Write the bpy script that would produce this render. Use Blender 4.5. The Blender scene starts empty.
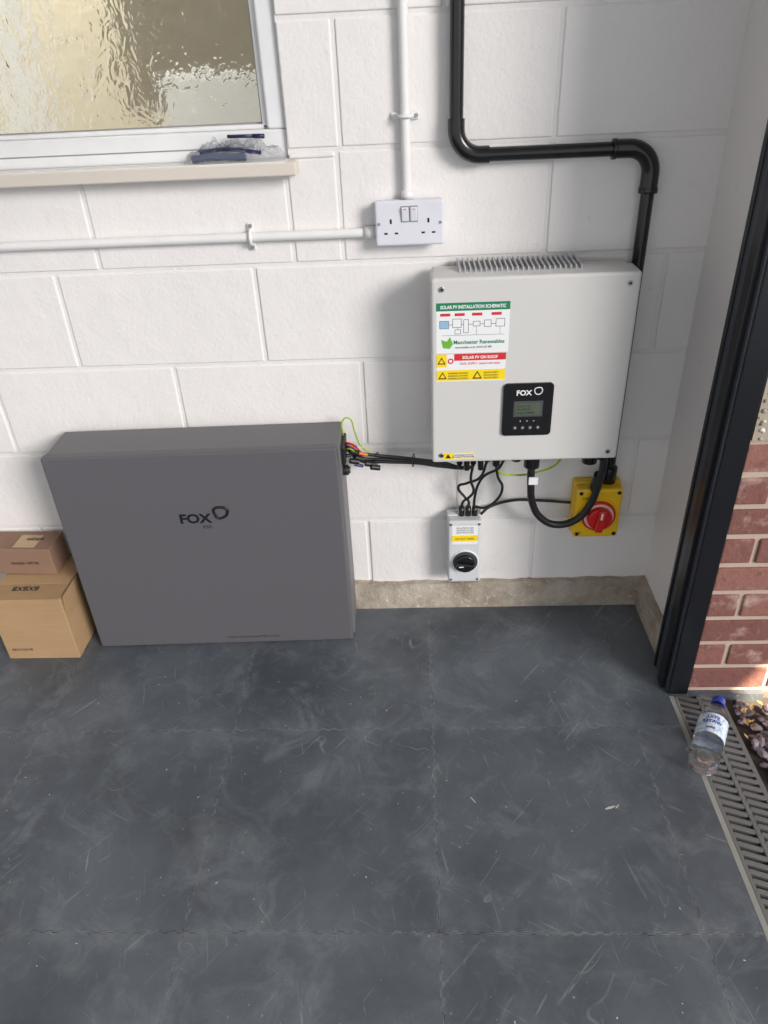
import bpy, bmesh, math, random
from mathutils import Vector, Matrix, noise
random.seed(7)
SC=bpy.context.scene
COL=SC.collection
# ------------------------------------------------------------------ materials
class NT:
    def __init__(s,name):
        s.m=bpy.data.materials.new(name); s.m.use_nodes=True
        s.t=s.m.node_tree; s.b=s.t.nodes['Principled BSDF']; s.out=s.t.nodes['Material Output']
    def n(s,typ,**k):
        nd=s.t.nodes.new(typ)
        for a,b in k.items(): setattr(nd,a,b)
        return nd
    def link(s,a,b): s.t.links.new(a,b)
    def put(s,sock,v):
        if hasattr(v,'is_output') or isinstance(v,bpy.types.NodeSocket): s.link(v,sock)
        else: sock.default_value=v
    def math(s,op,a,b=None,c=None,clamp=False):
        nd=s.n('ShaderNodeMath',operation=op); nd.use_clamp=clamp
        s.put(nd.inputs[0],a)
        if b is not None: s.put(nd.inputs[1],b)
        if c is not None: s.put(nd.inputs[2],c)
        return nd.outputs[0]
    def obj(s): return s.n('ShaderNodeTexCoord').outputs['Object']
    def sep(s,v):
        nd=s.n('ShaderNodeSeparateXYZ'); s.link(v,nd.inputs[0]); return nd.outputs
    def mapping(s,v,scale=(1,1,1),rot=(0,0,0),loc=(0,0,0)):
        nd=s.n('ShaderNodeMapping'); s.link(v,nd.inputs[0])
        nd.inputs['Scale'].default_value=scale; nd.inputs['Rotation'].default_value=rot; nd.inputs['Location'].default_value=loc
        return nd.outputs[0]
    def noise(s,v,scale,detail=4,rough=.5,dist=0):
        nd=s.n('ShaderNodeTexNoise'); s.link(v,nd.inputs['Vector'])
        nd.inputs['Scale'].default_value=scale; nd.inputs['Detail'].default_value=detail
        nd.inputs['Roughness'].default_value=rough; nd.inputs['Distortion'].default_value=dist
        return nd.outputs[0]
    def vor(s,v,scale,feat='F1'):
        nd=s.n('ShaderNodeTexVoronoi',feature=feat); s.link(v,nd.inputs['Vector']); nd.inputs['Scale'].default_value=scale
        return nd.outputs
    def ramp(s,f,lo,hi):
        nd=s.n('ShaderNodeMapRange'); nd.clamp=True; s.put(nd.inputs[0],f)
        nd.inputs[1].default_value=lo; nd.inputs[2].default_value=hi
        return nd.outputs[0]
    def mix(s,f,a,b):
        nd=s.n('ShaderNodeMix',data_type='RGBA'); s.put(nd.inputs[0],f)
        for i,v in ((6,a),(7,b)):
            if isinstance(v,tuple): nd.inputs[i].default_value=(*v[:3],1)
            else: s.link(v,nd.inputs[i])
        return nd.outputs[2]
    def bump(s,h,strength=.3,dist=.01,prev=None):
        nd=s.n('ShaderNodeBump'); s.link(h,nd.inputs['Height'])
        nd.inputs['Strength'].default_value=strength; nd.inputs['Distance'].default_value=dist
        if prev is not None: s.link(prev,nd.inputs['Normal'])
        s.link(nd.outputs[0],s.b.inputs['Normal']); return nd.outputs[0]
    def set(s,**k):
        for a,v in k.items():
            a=a.replace('_',' ')
            if a=='Base Color' and isinstance(v,tuple): v=(*v[:3],1)
            s.put(s.b.inputs[a],v)
        return s
def srgb(r,g,b):
    f=lambda c:(c/255/12.92) if c/255<=.04045 else ((c/255+.055)/1.055)**2.4
    return (f(r),f(g),f(b))
def simple(name,col,rough=.5,metal=0,var=.06,bscale=200,bstr=.05,spec=.5):
    t=NT(name); o=t.obj(); nz=t.noise(o,bscale*.1,3)
    d=tuple(c*(1-var) for c in col); l=tuple(min(1,c*(1+var)) for c in col)
    t.set(Base_Color=t.mix(nz,d,l),Roughness=rough,Metallic=metal)
    t.b.inputs['Specular IOR Level'].default_value=spec
    if bstr>0: t.bump(t.noise(o,bscale,3),bstr,.001)
    return t.m
M={}
def wall_mat(name,base):
    t=NT(name); o=t.obj()
    big=t.noise(o,2.2,5,.6); med=t.noise(o,14,5,.6); fine=t.noise(o,110,6,.65)
    c=t.mix(t.ramp(big,.35,.7),base,tuple(x*.95 for x in base))
    c=t.mix(t.math('MULTIPLY',t.ramp(med,.58,.8),.6),c,tuple(x*.91 for x in base))
    sp=t.ramp(t.noise(o,38,2,.5),.72,.77)
    c=t.mix(t.math('MULTIPLY',sp,.3),c,tuple(x*.70 for x in base))
    t.set(Base_Color=c,Roughness=.5)
    n1=t.bump(med,.28,.012)
    t.bump(fine,.38,.003,n1)
    return t.m
M['wall']=wall_mat('painted_block',(.83,.80,.78))
M['mortar']=wall_mat('painted_mortar',(.79,.765,.745))
def plinth_mat():
    t=NT('cement_plinth'); o=t.obj(); a=t.noise(o,9,6,.65); b=t.noise(o,60,5,.7)
    c=t.mix(t.ramp(a,.35,.65),srgb(190,180,166),srgb(146,133,116)); c=t.mix(t.ramp(b,.58,.72),c,srgb(216,210,200))
    t.set(Base_Color=c,Roughness=.9); t.bump(b,.8,.006,t.bump(a,.6,.02)); return t.m
M['plinth']=plinth_mat()
def floor_mat():
    t=NT('rubber_tile_floor'); o=t.obj(); x,y,z=t.sep(o)[:3]
    S=.473
    def seam(u,v,off):
        w=t.math('MULTIPLY',t.math('SINE',t.math('MULTIPLY',v,2*math.pi/.026)),6)
        w=t.math('MAXIMUM',t.math('MINIMUM',w,1),-1)
        uu=t.math('ADD',t.math('SUBTRACT',u,off),t.math('MULTIPLY',w,.0018))
        fr=t.math('FRACT',t.math('ADD',t.math('DIVIDE',uu,S),100.5))
        return t.math('MULTIPLY',t.math('ABSOLUTE',t.math('SUBTRACT',fr,.5)),S),t.math('FLOOR',t.math('ADD',t.math('DIVIDE',uu,S),100.0))
    d1,i1=seam(x,y,.352); d2,i2=seam(y,x,-.460)
    d=t.math('MINIMUM',d1,d2)
    line=t.math('SUBTRACT',1,t.ramp(d,.0003,.0013))
    halo=t.math('SUBTRACT',1,t.ramp(d,.0008,.0030))
    wide=t.math('SUBTRACT',1,t.ramp(d,.0,.045))
    cmb=t.n('ShaderNodeCombineXYZ'); t.link(i1,cmb.inputs[0]); t.link(i2,cmb.inputs[1])
    wn=t.n('ShaderNodeTexWhiteNoise',noise_dimensions='2D'); t.link(cmb.outputs[0],wn.inputs['Vector'])
    base=t.mix(wn.outputs[0],srgb(70,76,84),srgb(80,86,94))
    big=t.noise(o,2.3,6,.62,.6); med=t.noise(o,8,8,.72,1.0)
    c=t.mix(t.math('MULTIPLY',t.ramp(big,.40,.66),.6),base,srgb(108,114,120))  # cloudy scuffing, lightened further to put the missing sky sheen into the colour
    c=t.mix(t.math('MULTIPLY',t.ramp(med,.50,.74),.60),c,srgb(130,135,139))
    c=t.mix(t.math('MULTIPLY',t.ramp(t.noise(o,3.6,5,.6),.48,.70),.55),c,srgb(52,56,63))
    c=t.mix(t.math('MULTIPLY',wide,t.math('MULTIPLY',t.ramp(t.noise(o,11,5,.7),.45,.7),.4)),c,srgb(138,142,146))
    for k,(ang,sc,th) in enumerate(((.5,5.0,.665),(-.9,4.4,.67),(1.35,4.8,.665),(2.3,4.0,.67))):
        mp=t.mapping(t.mapping(o,(1,1,1),(0,0,ang),(k*3.1,k*1.7,0)),(sc,sc*20,1))
        s1=t.ramp(t.noise(mp,1.6,3,.55,.6),th,th+.06)
        c=t.mix(t.math('MULTIPLY',s1,t.math('MULTIPLY',t.ramp(big,.35,.6),.36)),c,srgb(165,170,174))
    cs=t.math('ABSOLUTE',t.math('SUBTRACT',t.noise(o,5.5,2,.4,.8),.5)); cs=t.math('SUBTRACT',1,t.ramp(cs,.001,.006))
    c=t.mix(t.math('MULTIPLY',cs,t.math('MULTIPLY',t.ramp(t.noise(o,7,3,.6),.56,.68),.40)),c,srgb(165,170,172))
    dot=t.ramp(t.noise(o,120,1,.4),.775,.80)
    c=t.mix(t.math('MULTIPLY',dot,.5),c,srgb(180,180,175))
    brk=t.ramp(t.noise(o,34,3,.6),.42,.54)
    c=t.mix(t.math('MULTIPLY',halo,t.math('MULTIPLY',brk,.45)),c,srgb(155,158,162))
    c=t.mix(t.math('MULTIPLY',line,t.math('ADD',.35,t.math('MULTIPLY',t.ramp(t.noise(o,20,2),.4,.6),.5))),c,srgb(34,36,40))
    rg=t.math('ADD',.34,t.math('MULTIPLY',med,.28))
    t.set(Base_Color=c,Roughness=rg)
    t.b.inputs['Specular IOR Level'].default_value=.6
    n=t.bump(t.noise(o,320,3,.6),.25,.0015)
    t.bump(t.math('SUBTRACT',1,line),.4,.0015,n)
    return t.m
M['floor']=floor_mat()
def brick_mat():
    t=NT('red_brick'); o=t.obj(); geo=t.n('ShaderNodeNewGeometry')
    r=geo.outputs['Random Per Island']
    c=t.mix(r,srgb(122,78,72),srgb(156,108,96)); nz=t.noise(o,45,6,.7)
    c=t.mix(t.ramp(nz,.5,.75),c,srgb(108,74,70)); c=t.mix(t.ramp(t.noise(o,18,5,.6),.54,.72),c,srgb(182,152,142))
    t.set(Base_Color=c,Roughness=.9); t.bump(nz,.8,.006); return t.m
M['brick']=brick_mat()
M['bmortar']=simple('brick_mortar',srgb(184,164,150),.95,var=.15,bscale=120,bstr=.6)
M['pebble']=simple('pebbledash_render',srgb(168,156,140),.95,var=.2,bscale=150,bstr=.8)
M['upvc']=simple('white_upvc',(.76,.76,.76),.3,bstr=.02)
M['gasket']=simple('window_gasket',srgb(140,140,138),.6,bstr=0)
M['sill']=simple('sill_paint',(.76,.745,.72),.5,var=.08,bscale=60,bstr=.15)
M['sillfront']=simple('sill_edge',srgb(212,203,192),.6,var=.08,bscale=60,bstr=.2)
M['conduit']=simple('white_pvc_conduit',(.78,.77,.76),.4,bstr=.02)
M['socket']=simple('socket_plastic',srgb(218,218,226),.3,bstr=.02)
M['black']=simple('black_plastic',(.010,.010,.011),.22,bstr=.03)
M['blackmat']=simple('black_cable',(.012,.012,.013),.45,bstr=.03)
M['dark']=simple('dark_hole',(.004,.004,.004),.8,bstr=0)
M['inv']=simple('inverter_paint',srgb(208,206,203),.42,var=.01,bscale=700,bstr=.05)
M['invdark']=simple('heatsink_alu',srgb(186,187,190),.45,metal=.3,bstr=.02)
M['bat']=simple('battery_paint',srgb(93,91,95),.46,var=.02,bscale=900,bstr=.12)
M['batside']=simple('battery_side_paint',srgb(106,104,107),.5,var=.02,bscale=900,bstr=.12)
M['logo']=simple('logo_black',(.006,.007,.012),.4,bstr=0)
M['label']=simple('label_white',(.84,.85,.85),.35,var=.01,bstr=0)
M['green']=simple('label_green',srgb(20,128,86),.4,var=.02,bstr=0)
M['lgreen']=simple('label_light_green',srgb(110,180,60),.4,var=.02,bstr=0)
M['red']=simple('label_red',srgb(214,44,52),.4,var=.02,bstr=0)
M['yellow']=simple('label_yellow',srgb(250,216,30),.4,var=.02,bstr=0)
M['blue']=simple('label_blue',srgb(150,185,215),.4,var=.02,bstr=0)
M['ink']=simple('label_ink',(.02,.02,.02),.5,bstr=0)
M['isoyellow']=simple('isolator_yellow',srgb(238,190,20),.35,var=.03,bstr=.03)
M['isored']=simple('isolator_red',srgb(205,28,30),.3,var=.03,bstr=.03)
M['isopink']=simple('isolator_ring_label',srgb(235,205,195),.4,var=.03,bstr=0)
M['grey']=simple('grey_plastic',srgb(206,208,210),.4,bstr=.02)
M['dgrey']=simple('dark_grey_plastic',srgb(70,72,75),.4,bstr=.02)
M['steel']=simple('steel',srgb(170,170,172),.3,metal=1,bstr=.05)
M['lcd']=simple('lcd_panel',srgb(84,94,80),.15,var=.03,bstr=0)
M['gy']=simple('earth_wire_green_yellow',srgb(150,180,40),.4,var=.3,bscale=600,bstr=0)
M['wred']=simple('wire_red',srgb(190,30,30),.4,bstr=0)
M['worange']=simple('wire_orange',srgb(220,110,30),.4,bstr=0)
M['wblue']=simple('wire_blue',srgb(60,60,120),.4,bstr=0)
def card(name,a,b):
    t=NT(name); o=t.obj(); n1=t.noise(t.mapping(o,(1,1,40)),8,4,.6); n2=t.noise(o,12,5)
    t.set(Base_Color=t.mix(t.math('MULTIPLY',t.math('ADD',n1,n2),.5),a,b),Roughness=.85); t.bump(n1,.1,.002); return t.m
M['card']=card('cardboard',srgb(152,120,84),srgb(188,156,118))
M['card2']=card('cardboard_dark',srgb(126,98,80),srgb(154,122,102))
M['tape']=simple('packing_tape',srgb(186,156,118),.25,bstr=.02)
M['frame']=simple('door_frame_dark',srgb(66,70,78),.3,var=.1,bscale=100,bstr=.1)
M['frameb']=simple('door_frame_black',srgb(24,26,30),.3,var=.1,bscale=100,bstr=.1)
M['conc']=simple('concrete',srgb(150,148,142),.9,var=.15,bscale=90,bstr=.5)
M['grate']=simple('grate_plastic',srgb(112,111,109),.5,var=.15,bscale=90,bstr=.2)
M['ceil']=simple('ceiling_paint',(.7,.7,.69),.8)
def slate():
    t=NT('slate_chips'); o=t.obj(); geo=t.n('ShaderNodeNewGeometry'); r=geo.outputs['Random Per Island']
    c=t.mix(r,srgb(84,76,84),srgb(150,138,144)); c=t.mix(t.ramp(t.noise(o,60,3),.5,.8),c,srgb(104,84,82))
    t.set(Base_Color=c,Roughness=.6); return t.m
M['slate']=slate()
M['soil']=simple('gravel_bed',srgb(66,58,56),.95,var=.3,bscale=80,bstr=.8)
M['leaf']=simple('dry_leaf',srgb(200,165,105),.8,var=.2,bstr=0)
M['chip']=simple('paint_flake',(.55,.55,.54),.7,bstr=0)
def clear(name,col,rough,alpha,ior=1.15):
    t=NT(name); t.set(Base_Color=col,Roughness=rough); t.b.inputs['Transmission Weight'].default_value=1
    t.b.inputs['IOR'].default_value=ior; t.b.inputs['Alpha'].default_value=alpha; return t
M['pet']=clear('pet_plastic',(.93,.96,.98),.06,.8,1.2).m
_t=clear('polythene',(.90,.92,.96),.15,.5,1.3); _t.bump(_t.noise(_t.obj(),60,4,.6),1,.01); M['poly']=_t.m
def bottle_label():
    t=NT('bottle_label'); o=t.obj()
    w=t.ramp(t.noise(o,75,3,.6),.50,.54)
    c=t.mix(t.math('MULTIPLY',w,.6),srgb(222,232,240),srgb(120,165,205)); t.set(Base_Color=c,Roughness=.3); return t.m
M['blabel']=bottle_label()
M['bcap']=simple('bottle_cap_blue',srgb(40,70,170),.35,bstr=0)
M['pen']=simple('pen_navy',srgb(26,34,78),.3,bstr=0)
M['slategrey']=simple('grey_blue_wrap',srgb(88,96,118),.4,bstr=0)
def obscure():
    t=NT('obscure_glass'); o=t.obj()
    m=t.mapping(o,(1,1,.8)); n1=t.noise(m,27,2,.45,1.2); n2=t.noise(m,70,2,.5,.8)
    t.set(Base_Color=(.98,.98,.97),Roughness=.14); t.b.inputs['Transmission Weight'].default_value=1; t.b.inputs['IOR'].default_value=1.4
    t.bump(n1,.9,.0085,t.bump(n2,.8,.002)); return t.m
M['obscure']=obscure()
M['roomA']=simple('inner_room_wall',srgb(222,212,186),.9,bstr=0)
M['roomB']=simple('inner_room_blind',srgb(240,238,230),.8,bstr=0)
M['roomC']=simple('inner_room_door',srgb(146,136,112),.8,bstr=0)
# ------------------------------------------------------------------ builders
def link(ob,parent=None):
    COL.objects.link(ob)
    if parent is not None: ob.parent=parent
    return ob
def group(name,loc=(0,0,0)):
    e=bpy.data.objects.new(name,None); e.empty_display_size=.05; COL.objects.link(e); return e
def meshobj(name,bm,mats,parent=None,smooth=False):
    me=bpy.data.meshes.new(name); bm.to_mesh(me); bm.free()
    for m in (mats if isinstance(mats,list) else [mats]): me.materials.append(m)
    if smooth:
        for p in me.polygons: p.use_smooth=True
    return link(bpy.data.objects.new(name,me),parent)
def addbox(bm,x0,x1,y0,y1,z0,z1,bev=0,seg=2,mi=0,rot=None):
    r=bmesh.ops.create_cube(bm,size=1); vs=r['verts']
    c=Vector(((x0+x1)/2,(y0+y1)/2,(z0+z1)/2))
    for v in vs: v.co=Vector((v.co.x*(x1-x0),v.co.y*(y1-y0),v.co.z*(z1-z0)))
    if bev>0:
        es=list({e for v in vs for e in v.link_edges})
        rr=bmesh.ops.bevel(bm,geom=es,offset=bev,segments=seg,profile=.5,affect='EDGES')
        vs=list({v for f in rr['faces'] for v in f.verts}|set(v for v in vs if v.is_valid))
    fs={f for v in vs for f in v.link_faces}
    for f in fs: f.material_index=mi
    for v in vs:
        if rot is not None: v.co=rot@v.co
        v.co+=c
    return vs
def box(name,x0,x1,y0,y1,z0,z1,mat,parent=None,bev=0,seg=2,rot=None):
    bm=bmesh.new(); addbox(bm,x0,x1,y0,y1,z0,z1,bev,seg,0,rot); return meshobj(name,bm,mat,parent)
def cyl(name,p0,p1,r,mat,parent=None,seg=28,r2=None,bev=0):
    p0=Vector(p0);p1=Vector(p1);d=p1-p0
    bm=bmesh.new(); bmesh.ops.create_cone(bm,cap_ends=True,segments=seg,radius1=r,radius2=r if r2 is None else r2,depth=d.length)
    if bev>0:
        es=[e for e in bm.edges if any(len(f.verts)>4 for f in e.link_faces)]
        bmesh.ops.bevel(bm,geom=es,offset=bev,segments=2,profile=.5,affect='EDGES')
    m=Matrix.Translation((p0+p1)/2)@d.to_track_quat('Z','Y').to_matrix().to_4x4()
    bmesh.ops.transform(bm,matrix=m,verts=bm.verts)
    ob=meshobj(name,bm,mat,parent)
    for p in ob.data.polygons: p.use_smooth=len(p.vertices)<=4
    return ob
def tube(name,pts,r,mat,parent=None,smooth=True,cyclic=False,res=10,bres=5):
    cu=bpy.data.curves.new(name,'CURVE'); cu.dimensions='3D'; cu.bevel_depth=r; cu.bevel_resolution=bres; cu.use_fill_caps=True; cu.resolution_u=res
    if smooth:
        sp=cu.splines.new('BEZIER'); sp.bezier_points.add(len(pts)-1)
        for b,p in zip(sp.bezier_points,pts): b.co=p; b.handle_left_type=b.handle_right_type='AUTO'
    else:
        sp=cu.splines.new('POLY'); sp.points.add(len(pts)-1)
        for b,p in zip(sp.points,pts): b.co=(*p,1)
    sp.use_cyclic_u=cyclic
    tmp=bpy.data.objects.new(name,cu); COL.objects.link(tmp); bpy.context.view_layer.update()
    me=bpy.data.meshes.new_from_object(tmp.evaluated_get(bpy.context.evaluated_depsgraph_get()))
    bpy.data.objects.remove(tmp); me.materials.clear(); me.materials.append(mat)
    for p in me.polygons: p.use_smooth=len(p.vertices)<=4
    return link(bpy.data.objects.new(name,me),parent)
def txt(name,body,size,x,y,z,mat,parent,face='Y',align='LEFT',sx=1,extr=.0002,bold=0):
    cu=bpy.data.curves.new(name,'FONT'); cu.body=body; cu.size=size; cu.align_x=align; cu.extrude=extr; cu.offset=bold; cu.resolution_u=3
    tmp=bpy.data.objects.new(name,cu); COL.objects.link(tmp); bpy.context.view_layer.update()
    me=bpy.data.meshes.new_from_object(tmp.evaluated_get(bpy.context.evaluated_depsgraph_get()))
    bpy.data.objects.remove(tmp); me.materials.clear(); me.materials.append(mat)
    S=Matrix.Diagonal((sx,1,1,1))
    if face=='Y': R=Matrix.Rotation(math.pi/2,4,'X')
    elif face=='Zflip': R=Matrix.Rotation(math.pi,4,'Z')
    me.transform(Matrix.Translation((x,y,z))@R@S)
    return link(bpy.data.objects.new(name,me),parent)
def poly(name,pts,mat,parent,thick=.0004):
    bm=bmesh.new(); vs=[bm.verts.new(p) for p in pts]; f=bm.faces.new(vs)
    r=bmesh.ops.extrude_face_region(bm,geom=[f])
    for v in r['geom']:
        if isinstance(v,bmesh.types.BMVert): v.co.y-=thick
    bmesh.ops.recalc_face_normals(bm,faces=bm.faces); return meshobj(name,bm,mat,parent)
def tri(name,cx,y,cz,s,mat,parent):
    return poly(name,[(cx-s/2,y,cz-s*.4),(cx+s/2,y,cz-s*.4),(cx,y,cz+s*.47)],mat,parent)
# ------------------------------------------------------------------ room shell
WX0,WX1=-0.95,.552; WZ0,WZ1=1.178,2.15
LX,CZ=-2.6,2.4
XR=1.43
bm=bmesh.new()
Y0=.0035
addbox(bm,LX,WX0,Y0,.12,0,CZ,mi=1); addbox(bm,WX1,XR+.2,Y0,.12,0,CZ,mi=1)
addbox(bm,WX0,WX1,Y0,.12,0,WZ0,mi=1); addbox(bm,WX0,WX1,Y0,.12,WZ1,CZ,mi=1)
zl=[.0675+.225*i for i in range(11)]
joints={0:[.215,.665,1.11],1:[0,.45,.9,1.35],2:[.225,.675,1.125],3:[0,.45,.9,1.35],4:[.107,.543,.651,1.087],5:[.66,1.09],6:[.87,1.30],7:[.66,1.09],8:[.87,1.3],9:[.66,1.1]}
g=.0045
for k in range(10):
    js=sorted(joints[k])
    x=js[0]
    while x>LX: x-=.45; js.insert(0,x)
    js=[max(LX,j) for j in js if j>LX-.44]+[XR+.01]
    js=sorted(set(js))
    z0=zl[k]; z1=min(zl[k+1],CZ)
    for a,b in zip(js[:-1],js[1:]):
        if b-a<.03: continue
        segs=[(a+g,b-g,z0+g,z1-g)]
        out=[]
        for (xa,xb,za,zb) in segs:
            if zb<=WZ0 or za>=WZ1 or xb<=WX0 or xa>=WX1: out.append((xa,xb,za,zb)); continue
            if za<WZ0: out.append((xa,xb,za,WZ0-.001))
            lo=max(za,WZ0)
            if xa<WX0: out.append((xa,WX0-.001,lo,zb))
            if xb>WX1: out.append((WX1+.001,xb,lo,zb))
            if zb>WZ1: out.append((xa,xb,WZ1+.001,zb))
        for (xa,xb,za,zb) in out:
            if xb-xa<.02 or zb-za<.01: continue
            dy=random.uniform(-.0009,.0009)
            addbox(bm,xa,xb,dy,.03,za,zb,bev=.0032,seg=3)
wall=meshobj('wall_back',bm,[M['wall'],M['mortar']])
box('wall_right',XR,XR+.2,-.25,.12,0,CZ,M['wall'])
box('wall_left',LX-.1,LX,-4,.12,0,CZ,M['wall'])
box('ceiling',LX-.1,XR+.25,-4,.12,CZ,CZ+.1,M['ceil'])
bm=bmesh.new(); addbox(bm,LX-.1,1.401,-4,.12,-.08,0); addbox(bm,1.4005,XR+.2,-.362,.12,-.08,0)
meshobj('floor',bm,M['floor'])
def plinth(name,x0,x1,y0,y1,h,long='x'):
    bm=bmesh.new(); n=int((x1-x0 if long=='x' else y1-y0)/.02)
    addbox(bm,x0,x1,y0,y1,0,h)
    L=[e for e in bm.edges if abs((e.verts[0].co-e.verts[1].co)[0 if long=='x' else 1])>.05]
    bmesh.ops.subdivide_edges(bm,edges=L,cuts=n,use_grid_fill=True)
    for v in bm.verts:
        if v.co.z>.01:
            q=noise.noise(v.co*9); q2=noise.noise(v.co*37)
            v.co.z+=q*.006+q2*.004
            if long=='x' and v.co.y<(y0+y1)/2: v.co.y+=q2*.003
            if long=='y' and v.co.x<(x0+x1)/2: v.co.x+=q2*.003
    return meshobj(name,bm,M['plinth'])
plinth('baseboard_back',LX,XR-.001,-.018,Y0,.088)
plinth('baseboard_right',XR-.02,XR,-.249,-.019,.090,'y')
# ------------------------------------------------------------------ window
win=group('window_1')
fy0,fy1=.012,.075
box('frame_right',WX1-.038,WX1,fy0,fy1,WZ0+.055,WZ1,M['upvc'],win,.004)
box('frame_left',WX0,WX0+.055,fy0,fy1,WZ0+.055,WZ1,M['upvc'],win,.004)
box('frame_bottom',WX0,WX1,fy0,fy1,WZ0,WZ0+.055,M['upvc'],win,.005)
box('frame_top',WX0,WX1,fy0,fy1,WZ1-.055,WZ1,M['upvc'],win,.005)
box('bead_bottom',WX0+.05,WX1-.038,fy0+.012,fy1-.01,WZ0+.055,WZ0+.064,M['upvc'],win,.003)
box('bead_right',WX1-.050,WX1-.036,fy0+.012,fy1-.01,WZ0+.055,WZ1-.05,M['upvc'],win,.003)
box('gasket_bottom',WX0+.05,WX1-.045,fy0+.026,fy0+.032,WZ0+.062,WZ0+.0665,M['gasket'],win)
box('gasket_right',WX1-.0535,WX1-.049,fy0+.026,fy0+.032,WZ0+.062,WZ1-.05,M['gasket'],win)
box('gasket_frame',WX0+.03,WX1-.02,fy0-.0006,fy0+.002,WZ0+.022,WZ0+.0245,M['gasket'],win)
box('glass',WX0+.05,WX1-.045,fy0+.032,fy0+.038,WZ0+.06,WZ1-.05,M['obscure'],win)
sill=group('trim_1')
bm=bmesh.new(); addbox(bm,WX0-.02,WX1+.02,-.045,-.001,WZ0-.026,WZ0,bev=.003)
meshobj('sill_nosing',bm,M['sillfront'],sill)
box('sill_board',WX0+.001,WX1-.001,-.043,.012,WZ0-.004,WZ0+.001,M['sill'],sill)
box('wall_inner_room',-1.8,1.2,.95,1.0,.4,2.6,M['roomA'])
b=group('inner_room_furniture'); box('blind',.22,.50,.30,.33,1.0,1.33,M['roomB'],b,.01); box('blind_left',-.30,-.16,.55,.58,.9,1.9,M['roomB'],b,.01); box('cabinet_door',.06,.62,.55,.60,1.24,2.4,M['roomC'],b,.01); box('cupboard',.0,.7,.80,.84,1.62,2.3,M['roomC'],b,.01)
# ------------------------------------------------------------------ conduits
c=group('white_conduit')
tube('horizontal_run',[(-2.55,-.012,1.031),(.724,-.012,1.031)],.0098,M['conduit'],c,False)
tube('vertical_run',[(.793,-.012,1.098),(.793,-.012,2.39)],.0098,M['conduit'],c,False)
cyl('adaptor_side',(.700,-.012,1.031),(.726,-.012,1.031),.0125,M['conduit'],c)
cyl('adaptor_top',(.793,-.012,1.096),(.793,-.012,1.112),.0125,M['conduit'],c)
def saddle(p,axis,par,nm):
    x,y,z=p; r=.0125
    if axis=='x':
        tube(nm+'_strap',[(x,0,z-r),(x,y-.006,z-r),(x,y-r-.001,z),(x,y-.006,z+r),(x,0,z+r)],.0035,M['conduit'],par)
        box(nm+'_foot',x-.007,x+.007,-.006,-.0011,z-.028,z+.028,M['conduit'],par,.002)
        for s in(-1,1): cyl(nm+'_screw',(x,-.009,z+s*.022),(x,-.004,z+s*.022),.004,M['steel'],par,12)
    else:
        tube(nm+'_strap',[(x-r,0,z),(x-r,y-.006,z),(x,y-r-.001,z),(x+r,y-.006,z),(x+r,0,z)],.0035,M['conduit'],par)
        box(nm+'_foot',x-.028,x+.028,-.006,-.0011,z-.007,z+.007,M['conduit'],par,.002)
        for s in(-1,1): cyl(nm+'_screw',(x+s*.022,-.009,z),(x+s*.022,-.004,z),.004,M['steel'],par,12)
saddle((.456,-.012,1.031),'x',c,'clip_1'); saddle((.793,-.012,1.247),'z',c,'clip_2'); saddle((-.4,-.012,1.031),'x',c,'clip_3')
# ------------------------------------------------------------------ double socket
s=group('double_socket')
box('back_box',.728,.866,-.030,-.001,1.010,1.094,M['socket'],s,.004)
box('face_plate',.725,.869,-.040,-.030,1.007,1.097,M['socket'],s,.005,3)
for i,sx in enumerate((.758,.836)):
    box('pin_earth_%d'%i,sx-.002,sx+.002,-.0405,-.039,1.052,1.061,M['dark'],s)
    for q in(-1,1): box('pin_slot_%d_%d'%(i,q),sx+q*.011-.0035,sx+q*.011+.0035,-.0405,-.039,1.031,1.0345,M['dark'],s)
for i,sx in enumerate((.788,.806)):
    box('rocker_surround_%d'%i,sx-.0085,sx+.0085,-.0412,-.039,1.054,1.086,M['gasket'],s,.001)
    box('rocker_%d'%i,sx-.0075,sx+.0075,-.045,-.039,1.056,1.084,M['socket'],s,.002,rot=Matrix.Rotation(.12,3,'X'))
    box('red_mark_%d'%i,sx-.0025,sx+.0025,-.0466,-.0455,1.0795,1.081,M['red'],s)
for q in (.733,.861): cyl('screw_%d'%(q*1000),(q,-.0415,1.052),(q,-.0395,1.052),.003,M['steel'],s,14)
# ------------------------------------------------------------------ black pipe
p=group('black_pipe'); r=.0135; yy=-.022
px,pz=.893,1.173; px2=1.284
tube('upper_drop',[(px,yy,2.39),(px,yy,1.235)],r,M['black'],p,False)
def arc(cx,cz,R,a0,a1,n=10): return [(cx+R*math.cos(a0+(a1-a0)*i/n),yy,cz+R*math.sin(a0+(a1-a0)*i/n)) for i in range(n+1)]
R=.048
tube('elbow_low',[(px,yy,pz+R+.018)]+arc(px+R,pz+R,R,math.pi,1.5*math.pi)+[(px+R+.018,yy,pz)],r+.0032,M['black'],p,False)
tube('cross_run',[(px+R,yy,pz),(px2-R,yy,pz)],r,M['black'],p,False)
tube('elbow_right',[(px2-R-.03,yy,pz)]+arc(px2-R,pz-R,R,.5*math.pi,0)+[(px2,yy,pz-R-.03)],r+.0042,M['black'],p,False)
tube('lower_drop',[(px2,yy,pz-R),(px2,yy,.452)],r,M['black'],p,False)
for nm,a,b2 in (('collar_3',(px2-R-.034,yy,pz),(px2-R-.026,yy,pz)),('collar_4',(px2,yy,pz-R-.036),(px2,yy,pz-R-.026))):
    cyl(nm,a,b2,r+.0058,M['black'],p,bev=.001)
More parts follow.
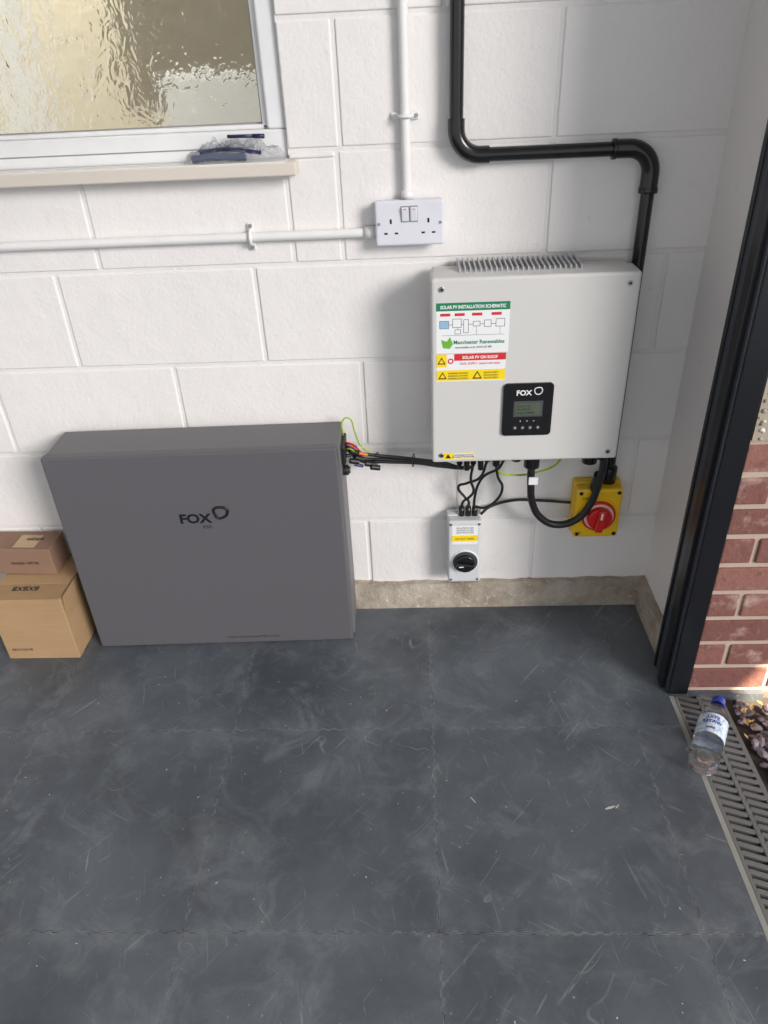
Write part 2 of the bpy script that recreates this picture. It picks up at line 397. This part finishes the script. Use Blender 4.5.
# ------------------------------------------------------------------ inverter
inv=group('solar_inverter')
ix0,ix1,iz0,iz1,iyf=.837,1.260,.541,.964,-.145
box('front_cover',ix0,ix1,iyf,-.072,iz0,iz1,M['inv'],inv,.006,3)
box('rear_housing',ix0+.006,ix1-.006,-.0725,-.022,iz0+.012,iz1-.006,M['inv'],inv,.003)
bm=bmesh.new()
for i in range(24):
    x=.897+i*.0108; addbox(bm,x,x+.0035,-.104,-.012,iz1-.04,iz1+.008,.0006,1)
meshobj('heat_sink_fins',bm,M['invdark'],inv)
box('wall_bracket',ix0+.05,ix1-.05,-.022,-.001,iz0+.15,iz1-.08,M['steel'],inv,.002)
F=iyf-.0003
for i,(sx,sz) in enumerate(((ix0+.022,iz1-.022),(ix1-.022,iz1-.022),(ix0+.022,iz0+.02),(ix1-.022,iz0+.02))):
    cyl('screw_%d'%i,(sx,iyf+.001,sz),(sx,iyf-.003,sz),.0055,M['steel'],inv,16,bev=.001); cyl('screw_hex_%d'%i,(sx,iyf-.0028,sz),(sx,iyf-.0034,sz),.0028,M['dark'],inv,6)
def lab(n,x0,x1,z0,z1,m,d=.0004): return box(n,x0,x1,iyf-d,iyf+.001,z0,z1,M[m],inv)
lx0,lx1=.848,1.000
lab('schematic_label',lx0,lx1,.806,.914,'label')
lab('label_header',lx0,lx1,.897,.914,'green',.0006)
txt('label_title','SOLAR PV INSTALLATION SCHEMATIC',.0098,(lx0+lx1)/2,F-.0004,.9018,M['label'],inv,align='CENTER',sx=.80,bold=.0003)
for i,x in enumerate((.856,.886,.922,.962)): lab('tag_%d'%i,x,x+.021,.886,.892,'red',.0006)
def lineseg(n,a,b,w=.0009,m='ink'):
    x0,z0=a;x1,z1=b
    lab(n,min(x0,x1)-w/2,max(x0,x1)+w/2,min(z0,z1)-w/2,max(z0,z1)+w/2,m,.0006)
def rect(n,x0,x1,z0,z1,m='ink'):
    lineseg(n+'a',(x0,z0),(x1,z0),m=m);lineseg(n+'b',(x0,z1),(x1,z1),m=m);lineseg(n+'c',(x0,z0),(x0,z1),m=m);lineseg(n+'d',(x1,z0),(x1,z1),m=m)
lab('schem_panel',.855,.874,.860,.876,'blue',.0006); rect('sc0',.855,.874,.860,.876)
rect('sc1',.882,.900,.862,.880); rect('sc2',.887,.899,.848,.857); rect('sc3',.905,.915,.850,.878); rect('sc4',.925,.939,.864,.874); rect('sc5',.948,.962,.862,.876); rect('sc6',.972,.990,.862,.878)
lineseg('w1',(.874,.868),(.882,.868)); lineseg('w2',(.900,.868),(.905,.868)); lineseg('w3',(.915,.868),(.925,.868)); lineseg('w4',(.939,.868),(.948,.868)); lineseg('w5',(.962,.868),(.972,.868)); lineseg('w6',(.893,.862),(.893,.857)); lineseg('w7',(.860,.845),(.990,.845),.0006); lineseg('w8',(.932,.864),(.932,.845),.0006); lineseg('w9',(.981,.862),(.981,.845),.0006)
txt('company','Manchester Renewables',.0118,.884,F-.0004,.826,M['green'],inv,sx=.93,bold=.0002)
txt('company_sub','www.installer.co.uk  01234 567 890',.0062,.888,F-.0004,.8165,M['ink'],inv,sx=.85)
poly('company_logo',[(.862,F,.818),(.876,F,.816),(.883,F,.826),(.877,F,.842),(.870,F,.832),(.858,F,.836)],M['lgreen'],inv)
lab('warning_label',lx0,lx1-.004,.742,.804,'label')
lab('warn_y1',lx0,.870,.775,.804,'yellow',.0006); lab('warn_r0',.871,.885,.775,.804,'label',.0006); lab('warn_r1',.886,lx1-.004,.789,.804,'red',.0007)
txt('no_entry','O',.016,.8785,F-.0006,.783,M['red'],inv,align='CENTER',bold=.0006)
txt('warn_t1','SOLAR PV ON ROOF',.009,.941,F-.0006,.793,M['label'],inv,align='CENTER',sx=.9,bold=.0003)
txt('warn_t2','DUAL SUPPLY  isolate both mains',.0068,.941,F-.0004,.780,M['red'],inv,align='CENTER',sx=.9)
lab('warn_y2',lx0,lx1-.004,.744,.768,'yellow',.0006)
for i,(cx,cz,sz) in enumerate(((.859,.789,.018),(.861,.7555,.019),(.936,.7555,.021))):
    tri('tri_k_%d'%i,cx,F-.0003,cz,sz,M['ink'],inv); tri('tri_y_%d'%i,cx,F-.0008,cz-.0003,sz*.6,M['yellow'],inv); lineseg('bolt_%d'%i,(cx,cz-.003),(cx,cz+.003))
for i,(x,z) in enumerate(((.873,.760),(.873,.754),(.873,.748),(.950,.760),(.950,.754),(.950,.748))): txt('warn_s%d'%i,'WARNING LIVE PARTS' if x<.9 else 'ISOLATE SUPPLY',.0052,x,F-.0005,z-.001,M['ink'],inv,sx=.82)
lab('rating_label',.862,.934,.550,.566,'yellow',.0006); lab('rating_label_white',.886,.932,.552,.564,'label',.0008)
tri('rating_tri',.874,F-.0005,.558,.013,M['ink'],inv); txt('rating_t','CAUTION RISK OF SHOCK',.005,.909,F-.0008,.559,M['ink'],inv,align='CENTER',sx=.75); txt('rating_t2','DISCONNECT BEFORE WORK',.005,.909,F-.0008,.554,M['ink'],inv,align='CENTER',sx=.75)
bm=bmesh.new(); addbox(bm,.994,1.103,iyf-.005,iyf+.001,.609,.734)
es=[e for e in bm.edges if abs((e.verts[0].co-e.verts[1].co).y)>.003]; bmesh.ops.bevel(bm,geom=es,offset=.009,segments=6,profile=.5,affect='EDGES')
meshobj('display_panel',bm,M['black'],inv)
D=iyf-.0053
box('display_window',1.017,1.082,D-.0006,D+.001,.655,.693,M['dgrey'],inv,.001); box('lcd',1.021,1.078,D-.0010,D,.659,.689,M['lcd'],inv)
for i,z in enumerate((.679,.671,.663)): txt('lcd_t%d'%i,('Grid: 12 W','PV: 1542 W','Today 3.2kWh')[i],.007,1.025,D-.0012,z,M['ink'],inv,sx=.9)
txt('display_brand','FOX',.0165,1.022,D,.707,M['label'],inv,bold=.0005)
tube('display_swirl',[(1.066,D,.709),(1.073,D,.709),(1.078,D,.716),(1.076,D,.723),(1.068,D,.724),(1.062,D,.721),(1.062,D,.714)],.0012,M['label'],inv,cyclic=True)
for i in range(4): cyl('key_%d'%i,(1.023+i*.017,D-.0012,.629),(1.023+i*.017,D+.001,.629),.0048,M['dgrey'],inv,16); cyl('key_dot_%d'%i,(1.023+i*.017,D-.0016,.629),(1.023+i*.017,D-.001,.629),.0016,M['label'],inv,8)
for i in range(3): cyl('led_%d'%i,(1.034+i*.015,D-.0008,.645),(1.034+i*.015,D+.001,.645),.0012,M['label'],inv,8)
for i,(x,yv,rr,h) in enumerate(((.905,-.08,.007,.04),(.921,-.10,.007,.045),(.938,-.08,.007,.04),(.954,-.10,.007,.045),(.972,-.075,.009,.035),(.992,-.09,.009,.04),(1.012,-.08,.008,.03),(1.040,-.085,.012,.03),(1.078,-.085,.019,.048),(1.155,-.08,.010,.02),(1.215,-.085,.018,.04),(1.245,-.075,.014,.035))):
    cyl('gland_%d'%i,(x,yv,iz0+.002),(x,yv,iz0-h),rr,M['black'],inv,16,bev=.001)
# ------------------------------------------------------------------ battery
bt=group('battery_unit')
bx0,bx1,by0,bz1=-.080,.613,-.150,.588
box('rear_case',bx0+.004,bx1+.006,by0+.022,-.003,.004,bz1,M['batside'],bt,.004,3)
box('front_cover',bx0,bx1+.001,by0,by0+.024,.002,bz1+.001,M['bat'],bt,.005,4)
box('foot_left',bx0+.03,bx0+.10,-.13,-.02,0,.006,M['black'],bt); box('foot_right',bx1-.10,bx1-.03,-.13,-.02,0,.006,M['black'],bt)
B=by0-.0002
txt('brand_text','FOX',.036,.214,B,.398,M['logo'],bt,bold=.0012,sx=1.08)
txt('brand_sub','ESS',.012,.268,B,.381,M['logo'],bt,sx=1.3)
tube('brand_swirl',[(.310,B,.410),(.322,B,.411),(.334,B,.422),(.334,B,.436),(.322,B,.440),(.308,B,.439),(.302,B,.432),(.304,B,.422)],.0034,M['logo'],bt,cyclic=True)
txt('model_text','HIGH VOLTAGE BATTERY PACK',.0085,.274,B,.021,M['ink'],bt,sx=1.15)
box('side_handle',bx0-.012,bx0+.006,-.085,-.05,.50,.53,M['black'],bt,.002)
cyl('side_plug',(bx1,-.085,.495),(bx1+.020,-.085,.495),.013,M['blackmat'],bt,20,bev=.002); cyl('side_plug_cap',(bx1+.019,-.085,.495),(bx1+.024,-.085,.495),.009,M['dgrey'],bt,20)
box('side_socket_block',bx1,bx1+.016,-.11,-.03,.52,.57,M['blackmat'],bt,.003)
pv=Vector((bx1+.006,-.003,0)); RB=Matrix.Translation(pv)@Matrix.Rotation(.024,4,'Z')@Matrix.Translation(-pv)
for o_ in bt.children: o_.data.transform(RB)
# ------------------------------------------------------------------ wiring
w=group('battery_cable_bundle')
yc=-.05
for i,(dz,m,e) in enumerate(((0,'blackmat',.905),(.009,'blackmat',.921),(-.007,'blackmat',.938))):
    tube('cable_%d'%i,[(bx1+.018,yc-.02,.545-dz*2),(.66,yc-.01,.515+dz),(.72,yc,.503+dz),(.80,yc,.495+dz*.6),(.87,yc-.01,.488+dz*.6),(e-.008,-.075,.488),(e,-.085,.500)],.0042,M[m],w)
for i,(x,z,m) in enumerate(((.636,.556,'wblue'),(.642,.540,'blackmat'),(.652,.524,'blackmat'),(.662,.537,'worange'),(.650,.508,'wblue'),(.676,.512,'blackmat'),(.640,.522,'blackmat'),(.690,.505,'blackmat'))):
    tube('connector_%d'%i,[(x,yc-.02-.003*i,z),(x+.020,yc-.02-.002*i,z-.007)],.0070 if m=='blackmat' else .004,M[m],w,False)
for i,(m,o) in enumerate((('wred',0),('worange',.006),('wblue',.011),('gy',.016))):
    tube('pigtail_%d'%i,[(bx1+.014,-.07,.56-o),(.640,-.08,.566-o),(.655,-.07,.550-o),(.665,-.06,.53-o*.5)],.0017,M[m],w)
tube('earth_loop',[(bx1+.010,-.045,.566),(.628,-.045,.612),(.640,-.04,.612),(.652,-.045,.580),(.664,-.05,.545),(.70,-.05,.512)],.0020,M['gy'],w)
for i,x in enumerate((.70,.79)): tube('tie_%d'%i,[(x,-.066,.505-i*.006),(x+.003,-.05,.521-i*.006),(x+.006,-.034,.505-i*.006),(x+.003,-.05,.489-i*.006)],.0012,M['blackmat'],w,cyclic=True)
w2=group('inverter_lead_set')
iz=iz0-.035
tube('thick_loop',[(1.078,-.085,iz),(1.080,-.085,.44),(1.088,-.08,.385),(1.115,-.075,.335),(1.155,-.07,.312),(1.200,-.072,.325),(1.232,-.074,.37),(1.246,-.076,.43),(1.252,-.078,.50),(1.245,-.075,.53)],.0092,M['blackmat'],w2)
box('cable_tag',1.070,1.092,-.110,-.106,.455,.475,M['label'],w2,.0005)
tube('earth_wire',[(.992,-.085,.50),(1.0,-.075,.475),(1.04,-.065,.458),(1.09,-.06,.460),(1.14,-.06,.480),(1.155,-.075,.522)],.0026,M['gy'],w2)
LW=.0034
tube('lead_1',[(.992,-.09,.50),(1.000,-.08,.46),(1.014,-.06,.42),(1.004,-.05,.38),(.972,-.045,.352),(.952,-.036,.350)],LW,M['blackmat'],w2)
tube('lead_2',[(.972,-.075,.505),(.955,-.07,.455),(.925,-.06,.435),(.905,-.05,.42),(.922,-.045,.385),(.933,-.036,.365),(.932,-.036,.350)],LW,M['blackmat'],w2)
tube('lead_3',[(.938,-.08,.50),(.934,-.07,.45),(.942,-.06,.41),(.930,-.05,.385),(.918,-.036,.365),(.915,-.036,.350)],LW,M['blackmat'],w2)
tube('lead_4',[(1.012,-.08,.51),(1.000,-.07,.48),(.970,-.065,.46),(.955,-.055,.43),(.948,-.045,.39),(.946,-.036,.350)],LW,M['blackmat'],w2)
tube('mains_flex',[(.965,-.045,.334),(.99,-.014,.335),(1.05,-.012,.352),(1.12,-.012,.350),(1.198,-.018,.345)],.0038,M['blackmat'],w2)
# ------------------------------------------------------------------ small grey isolator
a=group('dc_isolator_switch')
ax0,ax1,az0,az1=.877,.968,.124,.326
box('enclosure_base',ax0,ax1,-.036,-.001,az0,az1,M['grey'],a,.005,3)
box('enclosure_lid',ax0+.002,ax1-.002,-.064,-.034,az0+.002,az1-.002,M['grey'],a,.006,3)
box('label_white',ax0+.012,ax1-.012,-.0646,-.063,.252,.310,M['label'],a)
box('label_yellow',ax0+.012,ax1-.012,-.0650,-.063,.262,.280,M['yellow'],a)
for i,z in enumerate((.303,.296,.289)): txt('label_text_%d'%i,'ISOLATOR DC SIDE',.0064,(ax0+ax1)/2,-.0648,z-.002,M['ink'],a,align='CENTER',sx=.8)
txt('label_text_y','DO NOT OPEN',.008,(ax0+ax1)/2,-.0652,.267,M['ink'],a,align='CENTER',sx=.9)
kc=(ax0+ax1)/2+.002
cyl('dial_plate',(kc,-.0635,.197),(kc,-.067,.197),.036,M['label'],a,36,bev=.001)
cyl('dial_ring',(kc,-.066,.197),(kc,-.0705,.197),.033,M['dgrey'],a,36,bev=.001)
cyl('dial',(kc,-.070,.197),(kc,-.082,.197),.026,M['black'],a,36,bev=.003)
box('dial_grip',kc-.024,kc+.024,-.092,-.080,.190,.204,M['black'],a,.004,rot=Matrix.Rotation(.15,3,'Y'))
box('dial_mark',kc-.018,kc-.006,-.0926,-.0915,.196,.199,M['label'],a)
for i,(qx,qz) in enumerate(((ax0+.01,az0+.012),(ax1-.01,az0+.012),(ax0+.009,az1-.012),(ax1-.009,az1-.012))): cyl('screw_%d'%i,(qx,-.065,qz),(qx,-.0635,qz),.0035,M['steel'],a,12)
for i,x in enumerate((.915,.932,.949)): cyl('gland_%d'%i,(x,-.034,az1-.003),(x,-.034,az1+.024),.0075,M['black'],a,14)
# ------------------------------------------------------------------ yellow isolator
a=group('rotary_isolator_switch')
yx0,yx1,yz0,yz1=1.200,1.318,.262,.412
box('back_box',yx0,yx1,-.030,-.001,yz0,yz1,M['isoyellow'],a,.004)
box('lid',yx0+.002,yx1-.002,-.062,-.029,yz0+.003,yz1-.003,M['isoyellow'],a,.006,3)
kx,kz=1.260,.334
cyl('dial_plate',(kx,-.0615,kz),(kx,-.065,kz),.048,M['isoyellow'],a,40,bev=.001)
cyl('dial_ring',(kx,-.064,kz),(kx,-.072,kz),.043,M['isored'],a,40,bev=.002)
cyl('dial_label_ring',(kx,-.0715,kz),(kx,-.0728,kz),.037,M['isopink'],a,40)
cyl('dial',(kx,-.070,kz),(kx,-.088,kz),.031,M['isored'],a,40,bev=.004)
box('dial_grip',kx-.010,kx+.010,-.100,-.085,kz-.032,kz+.032,M['isored'],a,.004,rot=Matrix.Rotation(.1,3,'Y'))
box('grip_mark',kx-.0025,kx+.0025,-.1008,-.0995,kz+.008,kz+.026,M['label'],a,rot=Matrix.Rotation(.1,3,'Y'))
for i,(qx,qz) in enumerate(((yx0+.012,yz0+.014),(yx1-.012,yz0+.014),(yx0+.012,yz1-.014),(yx1-.012,yz1-.014))): cyl('screw_%d'%i,(qx,-.0635,qz),(qx,-.0615,qz),.005,M['dark'],a,14)
txt('on_text','ON',.012,kx-.045,-.0625,kz+.045,M['ink'],a); txt('off_text','OFF',.010,kx-.055,-.0625,kz-.058,M['ink'],a)
cyl('cable_gland_main',(1.284,-.022,.409),(1.284,-.022,.452),.020,M['black'],a,20,bev=.002); cyl('cable_gland_side',(1.246,-.055,.405),(1.250,-.065,.455),.014,M['black'],a,20,bev=.002)
# ------------------------------------------------------------------ cardboard boxes
c=group('cardboard_box')
box('carton',-.318,-.122,-.206,-.006,0,.203,M['card'],c,.0015,1)
box('top_seam',-.318,-.122,-.1185,-.1165,.2030,.2034,M['ink'],c)
box('tape',-.3175,-.1225,-.138,-.098,.203,.2036,M['tape'],c)
txt('size_text','8X8X8',.026,-.196,-.150,.2036,M['ink'],c,face='Zflip',sx=.95,bold=.0003)
bm=bmesh.new(); addbox(bm,-.1215,-.1195,-.200,-.11,.10,.208,rot=Matrix.Rotation(.10,3,'Y')); meshobj('loose_flap',bm,M['card'],c)
txt('maker_text','RECYCLE ME',.010,-.300,-.2064,.03,M['ink'],c)
c=group('small_carton')
rz=Matrix.Rotation(-.05,3,'Z')
box('carton',-.425,-.170,-.094,-.010,.2042,.286,M['card2'],c,.0015,1,rot=rz)
box('address_label',-.275,-.215,-.088,-.030,.2855,.2866,M['tape'],c,rot=rz)
txt('carton_text','ofsign',.020,-.205,-.045,.2869,M['ink'],c,face='Zflip',bold=.0004)
txt('carton_front_text','FRAGILE  UPC 02',.010,-.285,-.101,.240,M['ink'],c)
# ------------------------------------------------------------------ door frame, exterior
d=group('door_1')
box('jamb_post',1.400,1.446,-.352,-.2505,.0005,CZ-.005,M['frame'],d,.003)
box('jamb_stop',1.390,1.402,-.338,-.306,.0005,CZ-.005,M['frameb'],d,.002)
box('jamb_face',1.402,1.448,-.360,-.351,.0005,CZ-.005,M['frameb'],d,.002)
box('jamb_seal',1.396,1.404,-.264,-.2515,.0005,CZ-.005,M['frameb'],d,.002)
bm=bmesh.new(); FY=-.352
addbox(bm,1.4485,3.2,FY+.005,-.2505,-.1,CZ,mi=1)
for i in range(-1,9):
    z0=.012+i*.075; off=(.0 if i%2 else .1125)
    x=1.30+off
    while x<3.2:
        a0=max(x,1.4495); a1=min(x+.215,3.19)
        if a1-a0>.015: addbox(bm,a0,a1,FY+random.uniform(-.0015,.0015),FY+.03,z0+.001,z0+.063,bev=.004,seg=2)
        x+=.225
meshobj('wall_brick_exterior',bm,[M['brick'],M['bmortar']])
bm=bmesh.new(); addbox(bm,1.4495,3.2,FY-.008,FY+.0045,.690,CZ)
meshobj('wall_pebbledash',bm,M['pebble'])
bm=bmesh.new()
for i in range(3600):
    x=random.uniform(1.452,1.95); z=random.uniform(.692,1.35); rr=random.uniform(.003,.0058)
    rv=bmesh.ops.create_icosphere(bm,subdivisions=1,radius=rr)['verts']; sx,sz=random.uniform(.7,1.3),random.uniform(.7,1.3)
    for v in rv: v.co=Vector((v.co.x*sx+x,v.co.y*.7+FY-.009,v.co.z*sz+z))
def pstone():
    t=NT('pebble_stone'); geo=t.n('ShaderNodeNewGeometry'); r=geo.outputs['Random Per Island']
    t.set(Base_Color=t.mix(r,srgb(140,128,112),srgb(228,220,208)),Roughness=.8); return t.m
meshobj('pebbledash_stones',bm,pstone(),None,True)
box('ground_exterior',1.53,3.4,-4,-.255,-.08,-.022,M['soil'])
dc=group('drainage_channel')
box('threshold_strip',1.402,1.414,-4,-.363,-.05,-.001,M['conc'],dc,.001)
box('channel_bottom',1.416,1.53,-4,-.363,-.08,-.06,M['dark'],dc)
box('channel_edge_near',1.415,1.423,-4,-.363,-.06,-.003,M['grate'],dc,.001)
box('channel_edge_far',1.518,1.529,-4,-.363,-.06,-.004,M['grate'],dc,.001)
bm=bmesh.new()
addbox(bm,1.467,1.477,-3,-.364,-.020,-.003,.001,1)
y=-.37
while y>-3:
    for xa,xb,s_ in ((1.421,1.468,-1),(1.476,1.520,-1)):
        addbox(bm,xa,xb,y-.0050,y+.0050,-.020,-.003,.0008,1,rot=Matrix.Rotation(s_*.35,3,'Z'))
    y-=.0195
meshobj('grating',bm,M['grate'],dc)
bm=bmesh.new()
for i in range(1700):
    x=random.uniform(1.555,2.15); y=random.uniform(-1.4,-.375); sz_=random.uniform(.008,.020)
    if i<60: x=random.uniform(1.552,1.57)
    rv=bmesh.ops.create_icosphere(bm,subdivisions=1,radius=sz_)['verts']
    Rr=Matrix.Rotation(random.uniform(0,6.28),3,'Z')@Matrix.Rotation(random.uniform(-.5,.5),3,'X')
    sc=Vector((random.uniform(.6,1.1),random.uniform(.4,.9),random.uniform(.2,.4)))
    zc=random.uniform(-.018,-.002)
    for v in rv:
        v.co=Rr@Vector((v.co.x*sc.x*random.uniform(.8,1.2),v.co.y*sc.y*random.uniform(.8,1.2),v.co.z*sc.z))+Vector((x,y,zc))
meshobj('slate_chippings',bm,M['slate'])
bm=bmesh.new()
for i in range(34):
    x=random.uniform(1.50,1.8); y=random.uniform(-.62,-.38); Rr=Matrix.Rotation(random.uniform(0,6.28),3,'Z')@Matrix.Rotation(random.uniform(-.5,.5),3,'X')
    L=random.uniform(.006,.014)
    vs=[bm.verts.new(Rr@Vector(q)*L+Vector((x,y,.006))) for q in ((-1,0,0),(-.2,.5,.2),(.9,.1,0),(-.1,-.4,.1))]; bm.faces.new(vs)
meshobj('dry_leaves',bm,M['leaf'])
# ------------------------------------------------------------------ water bottle
wb=group('water_bottle')
A0=Vector((1.396,-.602,.0345)); A1=Vector((1.505,-.400,.0300)); ax=(A1-A0).normalized()
prof=[(0,.004),(.018,.0),(.027,.003),(.031,.010),(.0315,.02),(.0295,.026),(.0315,.032),(.0315,.045),(.0300,.052),(.0315,.058),(.0318,.075),(.0318,.128),(.0305,.133),(.0318,.139),(.0300,.155),(.0245,.172),(.0175,.187),(.0135,.196),(.0125,.206)]
def lathe(name,prof,mat,seg=36):
    bm=bmesh.new(); rings=[]
    for rr,h in prof: rings.append([bm.verts.new((rr*math.cos(2*math.pi*i/seg),rr*math.sin(2*math.pi*i/seg),h)) for i in range(seg)])
    for a_,b_ in zip(rings[:-1],rings[1:]):
        for i in range(seg): bm.faces.new((a_[i],a_[(i+1)%seg],b_[(i+1)%seg],b_[i]))
    bmesh.ops.remove_doubles(bm,verts=bm.verts,dist=1e-5)
    q=ax.to_track_quat('Z','Y').to_matrix().to_4x4(); bmesh.ops.transform(bm,matrix=Matrix.Translation(A0)@q,verts=bm.verts)
    bmesh.ops.recalc_face_normals(bm,faces=bm.faces)
    return meshobj(name,bm,mat,wb,True)
lathe('bottle_body',prof,M['pet'])
lathe('bottle_label',[(.0323,.078),(.0325,.080),(.0325,.138),(.0323,.140)],M['blabel'])
lathe('bottle_cap',[(0,.222),(.013,.222),(.0148,.220),(.0150,.204),(.0145,.202),(.012,.202)],M['bcap'])
lathe('neck_ring',[(.0145,.197),(.0160,.198),(.0160,.200),(.0145,.201)],M['pet'])
def label_text(body,size,h,nm):
    cu=bpy.data.curves.new(nm,'FONT'); cu.body=body; cu.size=size; cu.align_x='CENTER'; cu.extrude=.0001; cu.offset=.0003
    tmp=bpy.data.objects.new(nm,cu); COL.objects.link(tmp); bpy.context.view_layer.update()
    me=bpy.data.meshes.new_from_object(tmp.evaluated_get(bpy.context.evaluated_depsgraph_get())); bpy.data.objects.remove(tmp)
    me.materials.clear(); me.materials.append(M['bcap'])
    upn=Vector((-.35,-.45,.82)); upn=(upn-ax*upn.dot(ax)).normalized(); side=ax.cross(upn)*-1
    for v in me.vertices:
        t_=v.co.x/.0328; nrm=upn*math.cos(t_)+side*-math.sin(t_)*-1
        v.co=A0+ax*(h+v.co.y)+nrm*(.0328+v.co.z)
    link(bpy.data.objects.new(nm,me),wb)
label_text('STILL',.013,.122,'label_text_1'); label_text('WATER',.013,.108,'label_text_2'); label_text('500ml',.008,.090,'label_text_3')
# ------------------------------------------------------------------ bag with pen on sill
pb=group('plastic_bag')
bm=bmesh.new(); nx,ny=50,16; gx0,gx1,gy0,gy1=.345,.550,-.040,.008
grid=[[None]*(ny+1) for _ in range(nx+1)]
for i in range(nx+1):
    for j in range(ny+1):
        u,v=i/nx,j/ny; e=(max(0,math.sin(math.pi*u))**.4)*(max(0,math.sin(math.pi*v))**.5)
        p_=Vector((gx0+(gx1-gx0)*u,gy0+(gy1-gy0)*v,0)); nz=noise.noise(p_*55)+.6*noise.noise(p_*120)
        p_.z=WZ0+.003+e*(.034+.020*nz); p_.x+=.004*noise.noise(p_*40+Vector((5,0,0))); grid[i][j]=bm.verts.new(p_)
for i in range(nx):
    for j in range(ny): bm.faces.new((grid[i][j],grid[i+1][j],grid[i+1][j+1],grid[i][j+1]))
meshobj('polythene',bm,M['poly'],pb)
tube('folded_strip',[(.360,-.026,WZ0+.009),(.40,-.022,WZ0+.012),(.47,-.024,WZ0+.010)],.007,M['slategrey'],pb)
tube('inner_part',[(.375,-.012,WZ0+.020),(.42,-.012,WZ0+.024),(.50,-.014,WZ0+.016)],.004,M['pen'],pb)
pn=group('ballpoint_pen')
cyl('barrel',(.435,-.010,WZ0+.047),(.490,-.012,WZ0+.046),.0034,M['pen'],pn,12); cyl('cap',(.487,-.012,WZ0+.046),(.510,-.013,WZ0+.045),.0044,M['pen'],pn,12)
# ------------------------------------------------------------------ floor debris
bm=bmesh.new()
def flake(x,y,L,wd,a):
    Rr=Matrix.Rotation(a,3,'Z'); vs=[bm.verts.new(Rr@Vector((q[0]*L,q[1]*wd,0))+Vector((x,y,.0012))) for q in ((-1,-.5),(0,-1),(1,-.2),(.8,.6),(-.2,1),(-1,.4))]; bm.faces.new(vs)
flake(.905,-.655,.010,.0012,2.2); flake(1.19,-.675,.012,.003,.3); flake(1.205,-.672,.007,.0015,.8)
for i in range(60): flake(random.uniform(-.4,1.38),random.uniform(-1.3,-.25),random.uniform(.001,.003),random.uniform(.0006,.0014),random.uniform(0,3))
meshobj('paint_flakes',bm,M['chip'])
# ------------------------------------------------------------------ light
w=bpy.data.worlds.new('World'); SC.world=w; w.use_nodes=True
bg=w.node_tree.nodes['Background']; bg.inputs[0].default_value=(.91,.95,1,1); bg.inputs[1].default_value=.95
def sun(name,trav,st,ang,col):
    l=bpy.data.lights.new(name,'SUN'); l.energy=st; l.angle=math.radians(ang); l.color=col
    o=bpy.data.objects.new(name,l); COL.objects.link(o); o.rotation_euler=Vector(trav).to_track_quat('-Z','Y').to_euler(); o.location=(3,-3,4); return o
sun('daylight',(-.165,.165,-.088),2.85,20,(1,.96,.93))
l=bpy.data.lights.new('inner_room_fill','AREA'); l.energy=16; l.size=.6; l.color=(1,.97,.9)  # unseen fill light, added to brighten the room behind the glass
o=bpy.data.objects.new('inner_room_fill',l); COL.objects.link(o); o.location=(-.3,.42,2.45)
l=bpy.data.lights.new('sun_patch_spot','SPOT'); l.energy=3000; l.spot_size=math.radians(3.6); l.spot_blend=.2; l.shadow_soft_size=.02; l.color=(1,.86,.60)
o=bpy.data.objects.new('sun_patch_spot',l); COL.objects.link(o); o.location=(3.0,-1.7,1.9); o.rotation_euler=(Vector((1.685,-.36,.035))-Vector(o.location)).to_track_quat('-Z','Y').to_euler()
# ------------------------------------------------------------------ camera
f,th,ya,ro,cx,Dd,H=731.0721,.5641,.054,-.0506,.8001,1.6465,1.3603
cc,ss=math.cos(ya),math.sin(ya)
fw=Vector((-ss,cc,0)); rt=Vector((cc,ss,0)); up=Vector((0,0,1))
f2=fw*math.cos(th)-up*math.sin(th); u2=fw*math.sin(th)+up*math.cos(th)
r3=rt*math.cos(ro)+u2*math.sin(ro); u3=u2*math.cos(ro)-rt*math.sin(ro)
cam=bpy.data.cameras.new('camera'); co=bpy.data.objects.new('camera',cam); COL.objects.link(co)
m=Matrix(((r3.x,u3.x,-f2.x,cx),(r3.y,u3.y,-f2.y,-Dd),(r3.z,u3.z,-f2.z,H),(0,0,0,1))); co.matrix_world=m
cam.sensor_fit='HORIZONTAL'; cam.sensor_width=36; cam.lens=f/768*36; cam.clip_start=.01
SC.camera=co
SC.view_settings.view_transform='Standard'; SC.view_settings.look='None'; SC.view_settings.exposure=0
